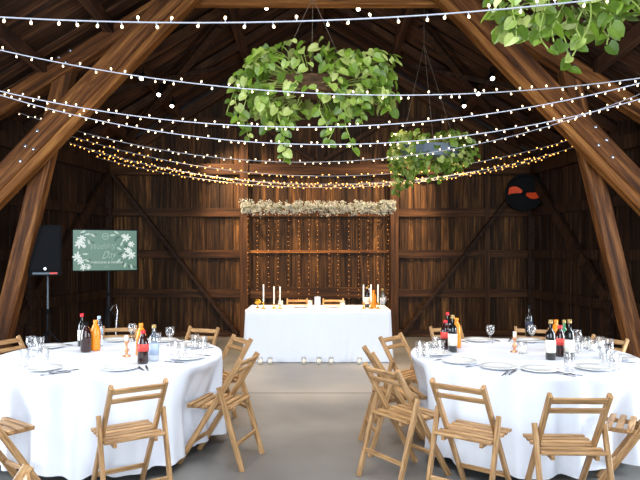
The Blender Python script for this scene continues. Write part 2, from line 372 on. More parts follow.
# ------------------------------------------------------------------ folding chair
def make_chair():
    e = empty('folding_chair', (0, 0, 0), '', 'chair')
    W = .40; hwd = W / 2
    for s in (-1, 1):
        beam_obj('stile', (s * (hwd - .035), .25, .0), (s * (hwd - .035), -.255, .80), .026, .042, 'chair', e, (0, 1, 0), .006)
        beam_obj('rear_leg', (s * hwd, -.28, .0), (s * hwd, -.095, .60), .026, .04, 'chair', e, (0, 1, 0), .006)
    m = axes((0, -.505, .80), (1, 0, 0))
    def on(z): return -.255 + .505 * (.80 - z) / .80
    beam_obj('back_rail', (-hwd + .024, on(.765) - .008, .765), (hwd - .024, on(.765) - .008, .765), .016, .042, 'chair', e, (0, -.53, .85), .004)
    beam_obj('back_rail', (-hwd + .024, on(.70) - .008, .70), (hwd - .024, on(.70) - .008, .70), .016, .036, 'chair', e, (0, -.53, .85), .004)
    mb = MB()
    for i in range(6):
        y = -.165 + i * .064
        mb.box((0, y, .449), (W - .03 if i != 2 else W - .1, .040, .018), ch=.004)
    for s in (-1, 1): mb.beam((s * (hwd - .075), -.19, .428), (s * (hwd - .075), .20, .428), .02, .026)
    mb.build('seat', 'chair', e)
    beam_obj('stretcher', (-hwd + .035, on(.16), .16), (hwd - .035, on(.16), .16), .018, .03, 'chair', e, (0, 0, 1), .004)
    beam_obj('stretcher', (-hwd, -.225, .18), (hwd, -.225, .18), .018, .03, 'chair', e, (0, 0, 1), .004)
    return e
proto = make_chair(); KIDS[proto.name] = list(proto.children); used = [0]
def chair(x, y, fx, fy, label, group):
    o = proto if not used[0] else copy_tree(proto)
    used[0] = 1; o.location = (x, y, 0); o.rotation_euler = (0, 0, math.atan2(-fx, fy)); o['label'] = label; o['category'] = 'chair'; o['group'] = group
    return o
gl, gr = 'folding chairs at the left round table', 'folding chairs at the right round table'
CHL = [(-1.23, 3.83, -.55, .83, 'slatted wooden folding chair seen from behind in front of the table by the screen'),
       (-.78, 4.62, -.96, .27, 'slatted wooden folding chair by the aisle, nearer of two at the screen-side table'),
       (-.93, 5.45, -.82, -.57, 'slatted folding chair by the aisle, half hidden behind another at the screen-side table'),
       (-1.30, 6.06, -.33, -.94, 'folding chair behind the screen-side table, rail showing near the aisle'),
       (-2.06, 6.12, .25, -.97, 'folding chair behind the screen-side table, below the screen stand'),
       (-2.66, 5.40, .94, -.35, 'wooden folding chair behind the screen-side table, its back rail below the loudspeaker'),
       (-2.12, 3.90, .59, .81, 'slatted wooden folding chair cut by the picture edge in front of the screen-side table')]
CHR = [(.98, 3.83, .60, .80, 'slatted folding chair seen from behind at an angle, in front of the fan-side table'),
       (1.45, 3.58, .03, 1, 'slatted wooden folding chair seen squarely from behind in front of the fan-side table'),
       (2.10, 3.98, -.85, .52, 'slatted folding chair turned sideways beside the squarely seen one, fan-side table'),
       (2.68, 4.62, -.97, .25, 'slatted wooden folding chair just entering the picture edge beside the fan-side table'),
       (2.48, 5.44, -.85, -.52, 'wooden folding chair behind the fan-side table, its rail above the cluster of glasses'),
       (2.13, 6.03, -.35, -.94, 'wooden folding chair behind the fan-side table, rail showing behind the lone dark bottle'),
       (1.38, 6.12, .2, -.98, 'wooden folding chair behind the fan-side table, mostly hidden by the wine and cola bottles'),
       (.86, 5.55, .75, -.66, 'wooden folding chair with open back farthest along the aisle at the fan-side table'),
       (.64, 4.90, .98, .12, 'wooden folding chair in profile on the aisle, middle of three at the fan-side table'),
       (.62, 4.27, .80, .58, 'slatted wooden folding chair on the aisle, nearest of three at the fan-side table')]
for a in CHL: chair(*a, gl)
for a in CHR: chair(*a, gr)
chair(-1.22, 1.96, -.85, -.5, 'wooden folding chair of which only the back corner shows at the bottom picture edge', 'folding chair in the foreground')
HC = [(-.38, 9.78, 0, -1, 'wooden folding chair behind the long head table, nearer the brass candlesticks'),
      (.22, 9.78, 0, -1, 'wooden folding chair behind the long head table, nearer the bottles')]
for a in HC: chair(*a, 'folding chairs behind the head table')
def dents(c, lst):
    out = []
    for x, y, fx, fy, *_ in lst:
        dx, dy = x - c.x, y - c.y; r_ = math.hypot(dx, dy); f = math.hypot(fx, fy)
        inner = r_ - .22
        if inner < .97: out.append((math.atan2(dy, dx) % (2 * math.pi), min(.2, 1.0 - inner), .30))
    return out
round_table(TL, '', 'beside the screen', dents(TL, CHL))
round_table(TR, '', 'on the fan side', dents(TR, CHR))

# head table
e = empty('head_table', (-.03, 9.05, 0), 'long head table hidden under a white floor-length cloth before the light curtain', 'table')
MB().box((0, 0, .73), (2.02, .72, .03)).build('tabletop', 'basket', e)
for sx in (-1, 1):
    for sy in (-1, 1): MB().beam((sx * .9, sy * .28, 0), (sx * .9, sy * .28, .715), .03, .03).build('leg', 'dark', e)
def rect_cloth(cx, cy, W, D, ztop, hem, name, mat, grow=0, flare=.03, sides=4):
    mb = MB(); pts = []; rad = .03
    per = []
    nx, ny = 70, 26
    for i in range(nx): per.append((-W / 2 + W * i / nx, -D / 2, 0, -1))
    for i in range(ny): per.append((W / 2, -D / 2 + D * i / ny, 1, 0))
    for i in range(nx): per.append((W / 2 - W * i / nx, D / 2, 0, 1))
    for i in range(ny): per.append((-W / 2, D / 2 - D * i / ny, -1, 0))
    n = len(per); rows = [(-.03, 0), (-.008, -.002), (0, -.012)] + [(None, (hem - ztop) * j / 10) for j in range(1, 11)]
    vs = []
    for off, dz in rows:
        for i, (x, y, nx_, ny_) in enumerate(per):
            if off is None:
                t_ = dz / (hem - ztop); o_ = flare * t_ + .012 * t_ * math.sin(i * .9 + 2 * math.sin(i * .13)) + grow
            else: o_ = off + grow
            vs.append((x + nx_ * o_, y + ny_ * o_, ztop + dz))
    fs = [tuple(range(n))] + [(j * n + i, j * n + (i + 1) % n, (j + 1) * n + (i + 1) % n, (j + 1) * n + i) for j in range(len(rows) - 1) for i in range(n)]
    mb.poly(vs, fs); return mb.build(name, mat, None, (cx, cy, 0), True)
tag(rect_cloth(-.03, 9.05, 2.10, .80, .752, .004, 'tablecloth', 'cloth'), 'white floor-length cloth over the long straight-sided head table', 'tablecloth')

# ------------------------------------------------------------------ tableware
def mk(name, builds):
    """builds: list of (part name, MB, material); the first is the thing itself"""
    root = None
    for i, (n_, mb_, mt) in enumerate(builds):
        o = mb_.build(n_ if i else name, mt, root, smooth=True)
        if not root: root = o
    KIDS[root.name] = list(root.children) + [o for o in bpy.data.objects if o.parent == root and o not in root.children]
    return root
def place(pr, loc, label, cat, group=None, rz=0):
    o = pr if not pr.get('label') else copy_tree(pr)
    o.location = loc; o.rotation_euler = (0, 0, rz); tag(o, label, cat, group); return o
gob = MB().lathe([(0, 0), (.034, .001), (.034, .004), (.008, .012), (.006, .02), (.006, .065), (.02, .08), (.037, .105), (.04, .13), (.036, .165), (.034, .165), (.037, .13), (.034, .107), (.0, .084)], 20)
tum = MB().lathe([(0, 0), (.03, 0), (.032, .01), (.037, .125), (.035, .125), (.03, .014), (0, .012)], 20)
goblet = mk('goblet', [('bowl', gob, 'glass')]); tumbler = mk('tumbler', [('glass', tum, 'glass')])
plate_m = MB().lathe([(0, .003), (.08, .002), (.085, .006), (.13, .016), (.134, .018), (.13, .02), (.086, .011), (.078, .008), (0, .007)], 36)
plate = mk('dinner_plate', [('p', plate_m, 'china')])
kn = MB(); kn.box((0, -.05, .004), (.012, .09, .006)); kn.box((0, .05, .003), (.016, .11, .003))
knife = mk('knife', [('k', kn, 'steel')])
fk = MB(); fk.box((0, -.045, .003), (.010, .11, .004)); fk.box((0, .03, .004), (.006, .05, .003)); fk.box((0, .06, .005), (.022, .02, .003))
for i in range(4): fk.box((-.009 + i * .006, .09, .005), (.003, .045, .003))
fork = mk('fork', [('f', fk, 'steel')])
def bottle(name, h, r, body, cap, label, lmat, neck=.35, kind='wine'):
    if kind == 'wine': pr = [(0, 0), (r, .002), (r, h * .6), (r * .9, h * .68), (r * .38, h * .76), (r * .36, h * .97), (0, h * .97)]
    else: pr = [(0, 0), (r * .9, .002), (r, .02), (r * .93, h * .32), (r, h * .45), (r * .98, h * .62), (r * .7, h * .78), (r * .36, h * .88), (r * .36, h * .95), (0, h * .95)]
    b = [('b', MB().lathe(pr, 18), body)]
    b.append(('cap', MB().lathe([(r * .42, h * .9), (r * .44, h * .91), (r * .44, h), (0, h)], 14), cap))
    if lmat:
        z0, z1 = (h * .18, h * .5) if kind == 'wine' else (h * .38, h * .6)
        b.append(('label', MB().lathe([(r * 1.0, z0), (r * 1.025, z0), (r * 1.025, z1), (r * 1.0, z1)], 18), lmat))
    return mk(name, b)
BZ = .754
wineb = bottle('wine_bottle', .31, .038, 'winesolid', 'foil', 1, 'cream')
winered = bottle('wine_bottle', .29, .036, 'winesolid', 'red', 1, 'cream')
winedark = bottle('wine_bottle', .31, .036, 'winesolid', 'black', 1, 'navy')
colab = bottle('cola_bottle', .25, .042, 'cola', 'red', 1, 'redlabel', kind='soda')
colab2 = bottle('cola_bottle', .25, .045, 'cola', 'black', 1, None, kind='soda')
juice = bottle('juice_bottle', .26, .042, 'orange', 'orange', 1, None, kind='soda')
waterb = bottle('water_bottle', .27, .036, 'vodka', 'blue', 1, 'blue', kind='soda')
vodka = bottle('vodka_bottle', .28, .038, 'vodka', 'foil', 1, 'blue')
greenb = bottle('green_bottle', .27, .034, 'green', 'foil', 1, 'cream')
def T(px, py):
    Y = (CAMZ - BZ) * F / (py - HOR); return ((px - 320) / F * Y, Y, BZ)
bl = 'bottles on the round table beside the screen'
place(winered, T(82, 346), 'red-capped bottle behind the large dark one on the screen-side table', 'bottle', bl)
place(colab2, T(86, 352), 'large dark brown bottle beside the orange juice, screen-side table', 'bottle', bl)
place(juice, T(95.5, 350.5), 'orange juice bottle next to the large dark bottle, screen-side table', 'bottle', bl)
place(waterb, T(99, 346.5), 'pale bottle with bluish cap behind the orange juice, screen-side table', 'bottle', bl)
place(colab, T(143, 363.5), 'dark drink bottle with pinkish red label beside the clear bottle, screen-side table', 'bottle', bl)
place(juice, T(141, 355), 'orange bottle standing behind the red-labelled dark one, screen-side table', 'bottle', bl)
place(vodka, T(154, 361), 'clear spirit bottle with pale blue label, screen-side table', 'bottle', bl)
bl = 'bottles on the round table on the fan side'
place(wineb, T(452.6, 352), 'dark gold-foiled wine bottle nearest the aisle chairs, fan-side table', 'bottle', bl)
place(colab, T(445.5, 349), 'red-labelled cola bottle near the aisle chairs, fan-side table', 'bottle', bl)
place(juice, T(456.5, 347.5), 'orange juice bottle behind the aisle-side wine bottle, fan-side table', 'bottle', bl)
place(winered, T(447.5, 344), 'red-capped bottle at the back of the aisle-side group, fan-side table', 'bottle', bl)
place(wineb, T(550.6, 359.5), 'dark gold-foiled wine bottle, aisle side of the larger fan-side bottle group', 'bottle', bl)
place(wineb, T(569.5, 359), 'dark gold-foiled wine bottle, outer side of the larger fan-side bottle group', 'bottle', bl)
place(colab, T(560, 356.5), 'cola bottle with red label between the two wine bottles, fan-side table', 'bottle', bl)
place(juice, T(556, 350), 'orange juice bottle behind and between the two wine bottles, fan-side table', 'bottle', bl)
place(greenb, T(564, 352), 'green bottle behind the cola in the middle bottle group, fan-side table', 'bottle', bl)
place(winedark, T(529, 336.5), 'tall dark bottle standing alone at the back of the fan-side table', 'bottle', bl)
gg = 'goblets on the screen-side table'
for p in ((132, 341), (170, 345.5), (31, 357)): place(goblet, T(*p), 'clear stemmed goblet on the white round table beside the screen', 'glass', gg)
for p in ((195, 349), (203, 351), (182, 359), (175, 357), (40, 352), (44, 365), (24, 366), (157, 347)): place(tumbler, T(*p), 'clear straight tumbler on the white round table beside the screen', 'glass', 'tumblers on the screen-side table')
for p in ((490.5, 343), (577, 349), (532, 343)): place(goblet, T(*p), 'clear stemmed goblet on the white round table on the fan side', 'glass', 'goblets on the fan-side table')
for p in ((436, 351), (427, 359), (440, 356), (569, 371), (604, 363), (611, 367), (616, 371), (579, 353), (609, 354), (420, 357)): place(tumbler, T(*p), 'clear straight tumbler on the white round table on the fan side', 'glass', 'tumblers on the fan-side table')
def seatplates(c, lst, which):
    for x, y, *_ in lst:
        dx, dy = x - c.x, y - c.y; r_ = math.hypot(dx, dy); dx /= r_; dy /= r_; k = .72
        place(plate, (c.x + dx * k, c.y + dy * k, BZ), 'white dinner plate set near the edge of the round table ' + which, 'plate', 'plates on the round table ' + which)
        if dy < -.85: continue
        sx, sy = -dy, dx
        rz = math.atan2(dx, -dy)
        for off, pr, nm in ((.165, knife, 'knife'), (-.165, fork, 'fork')):
            place(pr, (c.x + dx * k - sx * off, c.y + dy * k - sy * off, BZ), f'steel {nm} laid beside a plate on the round table {which}', nm, f'{nm}s on the round table {which}', rz + math.pi)
seatplates(TL, CHL, 'beside the screen'); seatplates(TR, CHR, 'on the fan side')
for px, py, rz in ((141, 369, .5), (147, 368.5, .35), (505, 374, -.5), (512, 373, -.55), (563, 374.5, .6), (569, 374, .7), (55, 374, -.9), (63, 371.5, -.9)):
    which = 'beside the screen' if px < 320 else 'on the fan side'
    place(knife, T(px, py), 'dark steel knife lying loose on the cloth of the round table ' + which, 'knife', 'loose knives on the round table ' + which, rz)
def cstick(name, hs, hc, metal='gold'):
    s_ = MB().lathe([(0, 0), (.04, .001), (.04, .008), (.012, .016), (.007, .03), (.007, hs - .02), (.018, hs - .012), (.018, hs), (0, hs)], 16)
    c_ = MB().lathe([(0, hs), (.011, hs), (.010, hs + hc), (.003, hs + hc + .006), (0, hs + hc + .006)], 12)
    return mk(name, [('s', s_, metal), ('candle', c_, 'candle')])
cs1, cs2 = cstick('candlestick', .09, .26), cstick('candlestick', .06, .26)
def H(px, py=312):
    Y = (CAMZ - BZ) * F / (py - HOR); return ((px - 320) / F * Y, Y, BZ)
place(cs1, H(263.5, 308.6), 'brass candlestick with the tallest white candle on the head table, by the gold bowl', 'candlestick', 'candlesticks on the head table')
place(cs2, H(274, 308.3), 'low brass candlestick with white candle, middle of three near the gold bowl', 'candlestick', 'candlesticks on the head table')
place(cs2, H(280, 308.6), 'low brass candlestick with white candle, inner of three near the gold bowl', 'candlestick', 'candlesticks on the head table')
place(cs1, H(363.5, 308.6), 'brass candlestick with white candle, innermost of three beside the head table bottles', 'candlestick', 'candlesticks on the head table')
place(cs1, H(371, 308.6), 'brass candlestick with white candle in front of the head table orange bottle', 'candlestick', 'candlesticks on the head table')
place(cs1, H(378, 308.6), 'brass candlestick with white candle, outermost of three beside the head table bottles', 'candlestick', 'candlesticks on the head table')
gb = mk('gold_bowl', [('g', MB().lathe([(0, 0), (.03, .001), (.03, .006), (.01, .02), (.01, .05), (.05, .08), (.062, .12), (.058, .12), (.045, .085), (0, .065)], 18), 'gold')])
place(gb, H(257.5, 308), 'gold footed bowl beside the tallest candle on the head table', 'bowl')
place(wineb, H(367, 307.5), 'dark wine bottle between the candles on the long head table', 'bottle', 'bottles on the head table')
place(juice, H(373.5, 308), 'orange bottle between the candles on the long head table', 'bottle', 'bottles on the head table')
place(waterb, H(369.5, 306), 'pale bottle behind the orange one on the long head table', 'bottle', 'bottles on the head table')
place(vodka, H(382.5, 307), 'clear bottle with pale label at the outer end of the long head table', 'bottle', 'bottles on the head table')
tl_cup = MB().lathe([(0, 0), (.028, 0), (.034, .006), (.036, .085), (.033, .085), (.03, .01), (0, .008)], 16)
def votive(n_): return mk(n_, [('c', MB().lathe([(0, 0), (.034, 0), (.038, .006), (.04, .10), (.036, .10), (.034, .01), (0, .008)], 16), 'glass'), ('candle', MB().lathe([(0, .009), (.031, .009), (.031, .06), (0, .06)], 14), 'candle')])
vt = votive('votive_candle')
place(vt, H(280.5, 307), 'white votive candle behind the brass candlesticks on the head table', 'candle')
place(vt, H(310, 307), 'white votive candle beside the menu card on the head table', 'candle')
place(vt, H(342.5, 307), 'white votive candle between plate and bottles on the head table', 'candle')
place(goblet, H(384.5, 307.5), 'clear goblet at the bottle end of the long head table', 'glass')
mc = MB(); mc.box((0, 0, .09), (.085, .002, .17), Matrix.Rotation(R(-8), 3, 'X')); mc.box((0, .03, .085), (.085, .002, .17), Matrix.Rotation(R(8), 3, 'X'))
mc.box((0, .0135, .006), (.085, .05, .003))
tag(mc.build('menu_card', 'flame', None, H(317.5, 308.6)), 'pale grey standing card in the middle of the head table', 'card')
for px in (300, 332): place(plate, H(px, 307.3), 'white dinner plate on the long head table', 'plate', 'plates on the head table')
# round table centrepieces
cp = mk('candle_holder', [('h', MB().lathe([(0, 0), (.035, .001), (.035, .006), (.012, .012), (.009, .03), (.022, .05), (.009, .07), (.009, .10), (.02, .115), (.02, .125), (0, .125)], 14), 'copper'), ('candle', MB().lathe([(0, .125), (.014, .125), (.014, .17), (0, .17)], 10), 'candle')])
place(cp, T(126.5, 356.5), 'copper candle holder with a short candle on the screen-side round table', 'candle holder')
place(cp, T(514.5, 352), 'copper candle holder with a short candle on the fan-side round table', 'candle holder')
place(vt, T(522, 353.5), 'white votive candle beside the copper holder on the fan-side round table', 'candle')
for px, py in ((586, 348), (592.5, 351), (600, 348)): place(vt, T(px, py), 'white votive candle in the row beside the glasses on the fan-side round table', 'candle', 'votive row on the fan-side table')
# votives on the floor at the head table
for px in (261, 271, 304, 319, 331, 359):
    Y = CAMZ * F / (362.5 - HOR); place(vt, ((px - 320) / F * Y, Y - .12, .0005), 'white votive candle standing on the floor at the foot of the head table', 'candle', 'floor votives before the head table')

# ------------------------------------------------------------------ loudspeaker and screen
e = empty('loudspeaker', (-3.62, 7.95, 1.28), 'black loudspeaker cabinet raised on a tripod behind the leaning post', 'loudspeaker', rz=R(18))
sp = MB(); sp.poly([(-.2, -.17, 0), (.2, -.17, 0), (.14, .2, 0), (-.14, .2, 0), (-.2, -.17, .66), (.2, -.17, .66), (.14, .2, .66), (-.14, .2, .66)], [(3, 2, 1, 0), (4, 5, 6, 7), (0, 1, 5, 4), (1, 2, 6, 5), (2, 3, 7, 6), (3, 0, 4, 7)])
sp.build('cabinet', 'black', e)
MB().box((0, -.178, .35), (.36, .014, .56)).build('grille', 'grille', e)
MB().lathe([(0, 0), (.018, 0), (.018, .004), (0, .004)], 14, (0, -.184, .09), rot=Matrix.Rotation(R(90), 3, 'X')).build('badge', 'chrome', e)
lb = MB(); lb.box((-.0, -.176, .03), (.30, .008, .025)); lb.build('control_strip', 'tub', e)
MB().box((.10, -.182, .032), (.09, .004, .022)).build('sticker', 'redlabel', e)
e = empty('speaker_stand', (-3.62, 7.98, 0), 'black tripod stand carrying the loudspeaker', 'stand')
MB().tube([(0, 0, .12), (0, 0, .8)], .019, 10).build('lower_pole', 'dark', e); MB().tube([(0, 0, .8), (0, 0, 1.27)], .012, 10).build('upper_pole', 'tub', e)
MB().lathe([(.024, -.03), (.03, -.02), (.03, .02), (.024, .03)], 12, (0, 0, .8)).build('collar', 'black', e)
for k in range(3):
    a = R(30 + 120 * k); MB().beam((.0, 0, .55), (.45 * math.cos(a), .45 * math.sin(a), .012), .02, .02).build('leg', 'dark', e)
ts = empty('screen_stand', (-2.93, 8.32, 0), 'thin black tripod stand carrying the green wedding screen', 'stand')
MB().tube([(0, 0, .1), (0, 0, 1.0)], .02, 10).build('lower_pole', 'dark', ts); MB().tube([(0, 0, 1.0), (0, 0, 1.72)], .016, 10).build('upper_pole', 'dark', ts)
MB().lathe([(.026, -.03), (.032, 0), (.026, .03)], 12, (0, 0, 1.0)).build('collar', 'black', ts)
for k in range(3):
    a = R(-90 + 120 * k); MB().beam((0, 0, .85), (.4 * math.cos(a), .4 * math.sin(a), .012), .018, .018).build('leg', 'dark', ts)
MB().tube([(.13, -.05, .02), (.12, -.06, .5), (.14, -.05, .78), (.12, -.05, .86), (.07, -.03, .84), (.03, -.02, .78)], .009, 6).build('cable', 'chrome', ts)
tv = empty('television', (-2.94, 8.22, 1.61), 'flat television showing green wedding welcome with white flowers', 'television', rz=R(22))
W_, H_ = .82, .545
MB().box((0, .02, 0), (W_ + .03, .04, H_ + .03), ch=.0).build('case', 'black', tv)
MB().box((0, -.002, 0), (W_, .004, H_)).build('screen', 'screen', tv)
MB().box((0, .06, -.02), (.2, .05, .2)).build('wall_mount', 'dark', tv)
fl1, fl2, fl3 = MB(), MB(), MB()
rnd = random.Random(5)
def petal(mb_, x, z, a, l, wd, y=-.0052, mi=0):
    ca, sa = math.cos(a), math.sin(a); pts = [(0, 0), (.35, .42), (.7, .5), (1, 0), (.7, -.5), (.35, -.42)]
    mb_.poly([(x + l * u * ca - wd * v * sa, y - .0008 * rnd.random(), z + l * u * sa + wd * v * ca) for u, v in pts], [(0, 1, 2, 3, 4, 5)])
def flower(x, z, r_):
    x *= .83; z *= .95; r_ *= .95
    n = 7
    a0 = rnd.random() * 6
    for k in range(n): petal(fl1, x, z, a0 + k * 6.283 / n, r_ * rnd.uniform(.7, 1.15), r_ * .36)
for x, z, r_ in ((-.40, .10, .075), (-.36, .17, .06), (-.43, -.09, .07), (-.38, -.16, .055), (-.33, .06, .04), (-.34, -.24, .05), (-.26, -.25, .035),
                 (.33, .18, .07), (.40, .09, .06), (.36, .0, .065), (.41, -.07, .07), (.30, -.08, .05), (.28, .21, .035)): flower(x, z, r_)
for x, z, a in ((-.30, .22, .3), (-.22, .24, -.5), (-.25, .16, -1.2), (-.33, -.06, .1), (-.3, -.13, -.5), (-.36, .25, .4), (.2, .24, 2.6), (.15, .23, 3.3), (.25, .14, -1.9), (.22, -.12, -2.2), (.3, -.18, -1.9), (.37, -.2, -1.4), (.24, .0, 2.6), (-.28, -.2, -.4)):
    x *= .9; z *= .93
    petal(fl2, x, z, a, .08, .03); petal(fl3, x + .02, z - .03, a + .9, .08, .026, -.0044)
fl1.build('flower_picture', 'fl', tv); fl2.build('leaf_picture', 'fl2', tv); fl3.build('shade_leaf_picture', 'fl3', tv)
def text(name, s_, size, x, z, mat, parent, shear=0, y=-.0062, rot=0, sx=1, off=-.0004):
    cu = bpy.data.curves.new(name, 'FONT'); cu.body = s_; cu.size = size; cu.shear = shear; cu.align_x = 'CENTER'; cu.extrude = .0004; cu.offset = off
    o = bpy.data.objects.new('tmp', cu); C.objects.link(o); bpy.context.view_layer.update()
    me = bpy.data.meshes.new_from_object(o.evaluated_get(bpy.context.evaluated_depsgraph_get())); bpy.data.objects.remove(o)
    me.materials.clear(); me.materials.append(M[mat]); ob = bpy.data.objects.new(name, me); C.objects.link(ob); ob.parent = parent
    ob.location = (x, y, z); ob.rotation_euler = (R(90), R(rot), 0); ob.scale = (sx, 1, 1); return ob
text('wedding_lettering', 'Wedding', .115, -.04, .02, 'fl2', tv, .6, rot=-6, sx=.8, off=-.0028)
text('day_lettering', 'Day', .145, .04, -.11, 'fl2', tv, .6, rot=-6, sx=.8, off=-.0028)
text('names_lettering', 'KAROLINA & MARCIN', .042, .02, -.18, 'fl', tv)
text('date_lettering', '20.07', .026, .02, -.235, 'fl2', tv)
rg = MB(); n = 28
vs = [((r_) * math.cos(6.283 * k / n) + .0, -.006, .19 + r_ * math.sin(6.283 * k / n)) for r_ in (.038, .043) for k in range(n)]
rg.poly(vs, [(k, (k + 1) % n, n + (k + 1) % n, n + k) for k in range(n)]); rg.build('monogram_ring', 'fl2', tv)
text('monogram_lettering', 'KM', .04, 0, .176, 'fl2', tv)

# ------------------------------------------------------------------ wall fan
fan = empty('wall_fan', (3.72, 10.95, 2.66), 'round black wall fan with an orange propeller high in the corner', 'fan', rz=R(-14))
Rx = Matrix.Rotation(R(90), 3, 'X')
MB().lathe([(.31, -.10), (.335, -.09), (.335, .10), (.31, .10), (.315, 0)], 36, rot=Rx).build('housing', 'black', fan, smooth=False)
MB().lathe([(0, -.10), (.31, -.10), (.31, -.085), (0, -.085)], 36, rot=Rx).build('back_plate', 'black', fan)
MB().lathe([(0, .08), (.04, .07), (.05, .0), (0, 0)], 16, rot=Rx).build('hub', 'black', fan)
for k in range(2):
    mb = MB(); vs = []
    for i in range(9):
        t_ = i / 8; r_ = .03 + .24 * t_; wd = .018 + .048 * math.sin(min(1, t_ * 1.05) * math.pi * .62); a = R(154) + math.pi * k + .35 * t_ * t_
        c = Vector((r_ * math.cos(a), -.035, r_ * math.sin(a))); d = Vector((-math.sin(a), .35, math.cos(a)))
        for yo in (0, .008):
            vs += [c + d * wd + Vector((0, yo, 0)), c - d * wd + Vector((0, yo, 0))]
    fs = []
    for i in range(8):
        o_ = i * 4; fs += [(o_, o_ + 1, o_ + 5, o_ + 4), (o_ + 2, o_ + 6, o_ + 7, o_ + 3), (o_, o_ + 4, o_ + 6, o_ + 2), (o_ + 1, o_ + 3, o_ + 7, o_ + 5)]
    fs += [(0, 2, 3, 1), (32, 33, 35, 34)]
    mb.poly(vs, fs); mb.build('blade', 'fan', fan)
MB().beam((0, .1, .0), (0, .26, .0), .05, .05).build('bracket', 'black', fan)

# ------------------------------------------------------------------ hanging plants
def add_leaf(mb_, p, n_, tip, s_, mi=0):
    n_ = n_.normalized(); t_ = (tip - n_ * tip.dot(n_)).normalized(); b_ = n_.cross(t_)
    out = [(0, -.02, 0), (-.14, .34, .08), (.12, .50, .12), (.50, .47, .09), (.82, .27, .0), (1.02, 0, -.12), (.82, -.27, .0), (.50, -.47, .09), (.12, -.50, .12), (-.14, -.34, .08), (.48, 0, -.03)]
    vs = [p + t_ * (u * s_) + b_ * (v * s_) + n_ * (w_ * s_) for u, v, w_ in out]
    mb_.poly(vs, [(0, 1, 2, 10), (10, 2, 3), (10, 3, 4), (10, 4, 5), (10, 5, 6), (10, 6, 7), (10, 7, 8), (0, 10, 8, 9)], mi)
def plant(name, label, c, rad, nleaf, ls, vines, ring, basket, seed, tubm='basket'):
    rn = random.Random(seed); e = empty(name, c, label, 'plant', 'hanging planters')
    bx_, by_, bz_ = basket
    mb = MB(); mb.lathe([(bx_ * .8, bz_ - .09), (bx_, bz_ + .07), (bx_ * .95, bz_ + .07), (bx_ * .76, bz_ - .07)], 20); mb.v = [(x, y * by_ / bx_, z) for x, y, z in mb.v]
    mb.build('basket', tubm, e)
    mb = MB(); st = MB()
    for i in range(nleaf):
        while True:
            d = Vector((rn.gauss(0, 1), rn.gauss(0, 1), rn.gauss(0, 1))).normalized(); k = rn.uniform(.45, 1.0) ** .5
            lump = 1 + .13 * math.sin(5 * d.x + seed) + .10 * math.sin(9 * d.x + 7 * d.z + seed)
            p = Vector((d.x * rad[0], d.y * rad[1], d.z * rad[2])) * k * lump
            # squared-off sides, like plants spilling from a long tray
            p.x = math.copysign(abs(p.x) ** .62 * rad[0] ** .38, p.x); p.z = math.copysign(abs(p.z) ** .8 * rad[2] ** .2, p.z)
            if rn.random() < .93: break
        n_ = Vector((d.x * .6 + rn.gauss(0, .45), d.y * .9 - .35 + rn.gauss(0, .4), .55 + rn.gauss(0, .4)))
        tip = Vector((d.x * .6 + rn.gauss(0, .5), rn.gauss(0, .4), -.9 + rn.gauss(0, .3)))
        add_leaf(mb, p, n_, tip, ls * rn.uniform(.6, 1.15))
        if i % 4 == 0: st.tube([p, p * .8 + Vector((0, 0, .04)), p * .45], .004, 4)
    mb.build('foliage', 'leaf', e); st.build('stems', 'stem', e)
    for (x, y, z0, z1, curl) in vines:
        v = MB(); L = z0 - z1; n = max(5, int(L / .05)); pts = []
        ph = rn.random() * 6
        for i in range(n + 1):
            t_ = i / n; pts.append(Vector((x + curl * t_ ** 2 + .025 * math.sin(5 * t_ + ph), y - .03 * math.cos(4 * t_ + ph), z0 - L * (t_ - .12 * max(0, t_ - .8) * 8 * abs(curl) * 3))))
        v.tube(pts, .0045, 5, 1)
        for i, p in enumerate(pts[1:]):
            if rn.random() < .12: continue
            s_ = 1 if i % 2 else -1
            add_leaf(v, p + Vector((s_ * .01, 0, 0)), Vector((s_ * .25 + rn.gauss(0, .3), -.8, .35 + rn.gauss(0, .3))), Vector((s_ * .8, rn.gauss(0, .2), -.8)), ls * rn.uniform(.55, 1.0))
        v.build('trailing_vine', ['leaf', 'stem'], e)
    rx = Vector(ring) - Vector(c)
    for a in (20, 160, 270):
        a = R(a); MB().tube([rx, (bx_ * .9 * math.cos(a), by_ * .9 * math.sin(a), bz_ + .06)], .004, 5).build('cord', 'rope', e)
    top = Vector((ring[0], ring[1], roof(ring[0], ring[1]) + .0)) - Vector(c)
    MB().tube([rx, top], .005, 5).build('cord', 'rope', e)
    return e
plant('hanging_planter', 'largest hanging planter, wide mass of variegated green vine above the aisle', (-.085, 6.5, 3.42), (.86, .5, .40), 620, .105,
      [(-.78, -.2, -.2, -.66, .12), (-.70, -.3, -.15, -.5, -.05), (-.5, -.3, -.2, -.55, .03), (-.33, -.35, -.3, -.9, .05), (-.2, -.3, -.3, -.62, -.1), (.1, -.3, -.3, -.6, .05), (.28, -.35, -.2, -.74, -.1), (.36, -.3, -.25, -.78, .04), (.5, -.3, -.1, -.52, .05), (.62, -.25, .1, -.42, .22), (.75, -.2, .1, -.2, .1), (-.85, 0, .1, -.35, -.06)],
      (-.08, 6.5, 4.35), (.5, .26, -.04), 3)
plant('hanging_planter', 'smaller hanging planter with grey tub showing, near the back wall posts', (1.52, 8.3, 2.98), (.56, .4, .30), 430, .085,
      [(-.50, -.2, 0, -.62, -.03), (-.46, -.1, 0, -.55, .05), (-.4, -.25, -.1, -.5, .06), (-.25, -.2, -.2, -.48, -.04), (-.1, -.2, -.2, -.42, .05), (.2, -.2, -.1, -.3, .05), (.5, -.2, .2, -.1, .1), (.05, -.2, -.2, -.44, .03)],
      (1.44, 8.3, 4.45), (.46, .3, .0), 11, 'tub')
